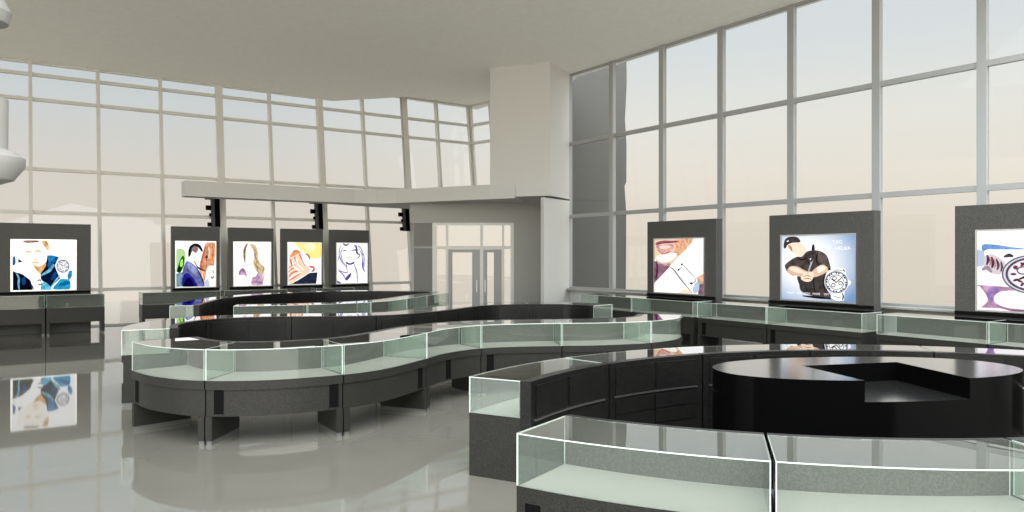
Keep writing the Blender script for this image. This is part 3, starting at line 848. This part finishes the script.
# 8 big watch
art = [
 (cs([(62,125),(110,122),(220,140),(280,150),(160,150),(90,150),(64,160)]), C(120,160,220)),
 ([(37,150),(70,160),(80,235),(37,245)], C(196,208,232)),
 ([(37,290),(100,288),(200,300),(210,345),(37,345)], C(255,250,250,1.5)),
 (cs([(75,190),(110,176),(160,205),(180,240),(150,285),(100,275),(72,240)]), C(228,214,222)),
 ([stroke([(85,180),(92,205),(84,235)], 16), stroke([(108,190),(116,222),(110,252)], 16), stroke([(132,200),(142,235),(136,262)], 14), stroke([(155,215),(160,245),(155,270)], 12)], C(96,66,84)),
 ([stroke([(98,190),(104,218),(98,240)], 8), stroke([(122,198),(128,228),(122,255)], 8)], C(216,150,150)),
 ([stroke([(60,262),(85,250),(110,275)], 22)], C(150,130,150)),
 ([(37,345),(170,350),(300,362),(430,350),(560,362),(560,480),(37,480)], C(190,150,180)),
 (cs([(90,370),(130,352),(150,372),(120,400),(112,440),(84,420)]), C(160,130,190)),
 (cs([(37,352),(70,380),(90,425),(70,455),(37,470)]), C(248,240,248,1.3)),
 (cs([(122,410),(150,380),(220,370),(320,385),(420,380),(480,410),(430,455),(300,468),(180,462),(130,440)]), C(255,250,252,1.7)),
 ([(37,470),(150,468),(200,480),(37,480)], WHITE),
 (stroke([(130,450),(220,476),(340,470),(450,475)], 12), C(150,110,140)),
 (disc(300, 282, 142, ry=104), C(226,224,232)),
 ([stroke([(170,190),(195,182),(215,188)], 20)], C(70,62,76)),
]
def ering(cx, cy, rx, ry, w, n=40):
    out = []
    for k in range(n):
        a, b_ = 2*math.pi*k/n, 2*math.pi*(k+1)/n
        out.append([(cx+rx*math.cos(a), cy+ry*math.sin(a)), (cx+rx*math.cos(b_), cy+ry*math.sin(b_)), (cx+(rx-w)*math.cos(b_), cy+(ry-w)*math.sin(b_)), (cx+(rx-w)*math.cos(a), cy+(ry-w)*math.sin(a))])
    return out
art += [
 (ering(300,282,140,102,7), C(110,102,116)), (ering(300,282,122,89,11), C(92,82,98)),
 (disc(300,282,104,ry=76), C(240,236,240,1.2)),
 ([stroke([(300+70*math.cos(a), 282+52*math.sin(a)), (300+98*math.cos(a), 282+72*math.sin(a))], 13) for a in [2*math.pi*k/12 for k in range(12)]], C(90,60,78)),
 (ering(262,262,30,22,6), C(90,50,66)), (ering(338,262,30,22,6), C(90,70,86)), (ering(300,318,30,20,6), C(90,60,76)),
 ([stroke([(300,282),(240,310)], 12), stroke([(300,282),(320,222)], 12)], C(50,40,56)),
 ([stroke([(250,240),(275,222),(320,226)], 14), stroke([(215,250),(225,240),(240,245)], 10), stroke([(230,310),(260,325)], 12)], C(130,50,70)),
]
poster('lit poster of a large steel chronograph watch on violet', PR0, PRA, PRN, (6.11, 8.04), (6.39, 7.75), (37,560,50,480), WHITE, art)

# ------------------------------------------------------------------ light
w = bpy.data.worlds.new('hazy_sky'); SC.world = w; w.use_nodes = True
nt = w.node_tree; nt.nodes.clear()
out = nt.nodes.new('ShaderNodeOutputWorld'); bgn = nt.nodes.new('ShaderNodeBackground')
nt.links.new(bgn.outputs[0], out.inputs[0])
tc = nt.nodes.new('ShaderNodeTexCoord'); sx = nt.nodes.new('ShaderNodeSeparateXYZ')
nt.links.new(tc.outputs['Generated'], sx.inputs[0])
mp = nt.nodes.new('ShaderNodeMapRange'); mp.inputs['From Min'].default_value = -1; mp.inputs['From Max'].default_value = 1
nt.links.new(sx.outputs['Z'], mp.inputs['Value'])
def sky_ramp(stops):
    rp = nt.nodes.new('ShaderNodeValToRGB'); el = rp.color_ramp.elements
    el[0].position = 0; el[0].color = (.55, .52, .45, 1)
    el[1].position = 1; el[1].color = (2.0, 2.05, 2.1, 1)
    for z, c in stops:
        e = el.new((z+1)/2); e.color = (*c, 1)
    nt.links.new(mp.outputs[0], rp.inputs[0]); return rp
sky_l = sky_ramp(((-.10, (.72, .66, .57)), (.02, (.76, .70, .605)), (.10, (.75, .715, .64)), (.18, (.68, .71, .71)), (.25, (.58, .66, .71)), (.36, (.60, .68, .75)), (.6, (1.75, 1.8, 1.85))))
sky_r = sky_ramp(((-.10, (.75, .69, .58)), (.02, (.81, .74, .625)), (.10, (.88, .83, .73)), (.17, (.88, .875, .81)), (.26, (.77, .82, .83)), (.36, (.72, .78, .82)), (.6, (1.75, 1.8, 1.85))))
smix = nt.nodes.new('ShaderNodeMapRange'); smix.inputs['From Min'].default_value = -.35; smix.inputs['From Max'].default_value = .15
nt.links.new(sx.outputs['X'], smix.inputs['Value'])
ramp = nt.nodes.new('ShaderNodeMixRGB')
nt.links.new(smix.outputs[0], ramp.inputs[0]); nt.links.new(sky_l.outputs[0], ramp.inputs[1]); nt.links.new(sky_r.outputs[0], ramp.inputs[2])
azp = nt.nodes.new('ShaderNodeMapRange'); azp.inputs['From Min'].default_value = -1; azp.inputs['From Max'].default_value = 1
nt.links.new(sx.outputs['X'], azp.inputs['Value'])
azm = nt.nodes.new('ShaderNodeValToRGB')
ea = azm.color_ramp.elements
ea[0].position = 0; ea[0].color = (.8, .8, .8, 1); ea[1].position = 1; ea[1].color = (.9, .9, .9, 1)
for x, v in ((-.6, .80), (-.3, .84), (0, .95), (.2, 1.14), (.4, 1.06), (.6, .98)):
    e = ea.new((x+1)/2); e.color = (v, v, v, 1)
# unseen sky behind the camera is boosted as added fill through the open side
azy = nt.nodes.new('ShaderNodeMapRange'); azy.inputs['From Min'].default_value = -.1; azy.inputs['From Max'].default_value = -.6
azy.inputs['To Min'].default_value = 1.0; azy.inputs['To Max'].default_value = 4.6
nt.links.new(sx.outputs['Y'], azy.inputs['Value'])
mm = nt.nodes.new('ShaderNodeMath'); mm.operation = 'MULTIPLY'
nt.links.new(azm.outputs[0], mm.inputs[0]); nt.links.new(azy.outputs[0], mm.inputs[1])
nt.links.new(mm.outputs[0], bgn.inputs['Strength'])
nt.links.new(ramp.outputs[0], bgn.inputs['Color'])

# ------------------------------------------------------------------ camera and view
cam = bpy.data.cameras.new('camera'); co = bpy.data.objects.new('camera', cam); COL.objects.link(co)
cam.sensor_width = 36; cam.lens = F/1024*36; cam.clip_end = 300
co.location = (0, 0, EYE); co.rotation_euler = (math.radians(90), 0, 0)
SC.camera = co
SC.view_settings.view_transform = 'Standard'
try: SC.view_settings.look = 'None'
except Exception: pass
SC.view_settings.gamma = 1; SC.view_settings.use_curve_mapping = False
SC.view_settings.exposure = 0.0
SC.cycles.transparent_max_bounces = 48
SC.cycles.max_bounces = 10
SC.cycles.diffuse_bounces = 5
SC.cycles.use_denoising = True
for o in bpy.data.objects:
    if '_w' in o: del o['_w']
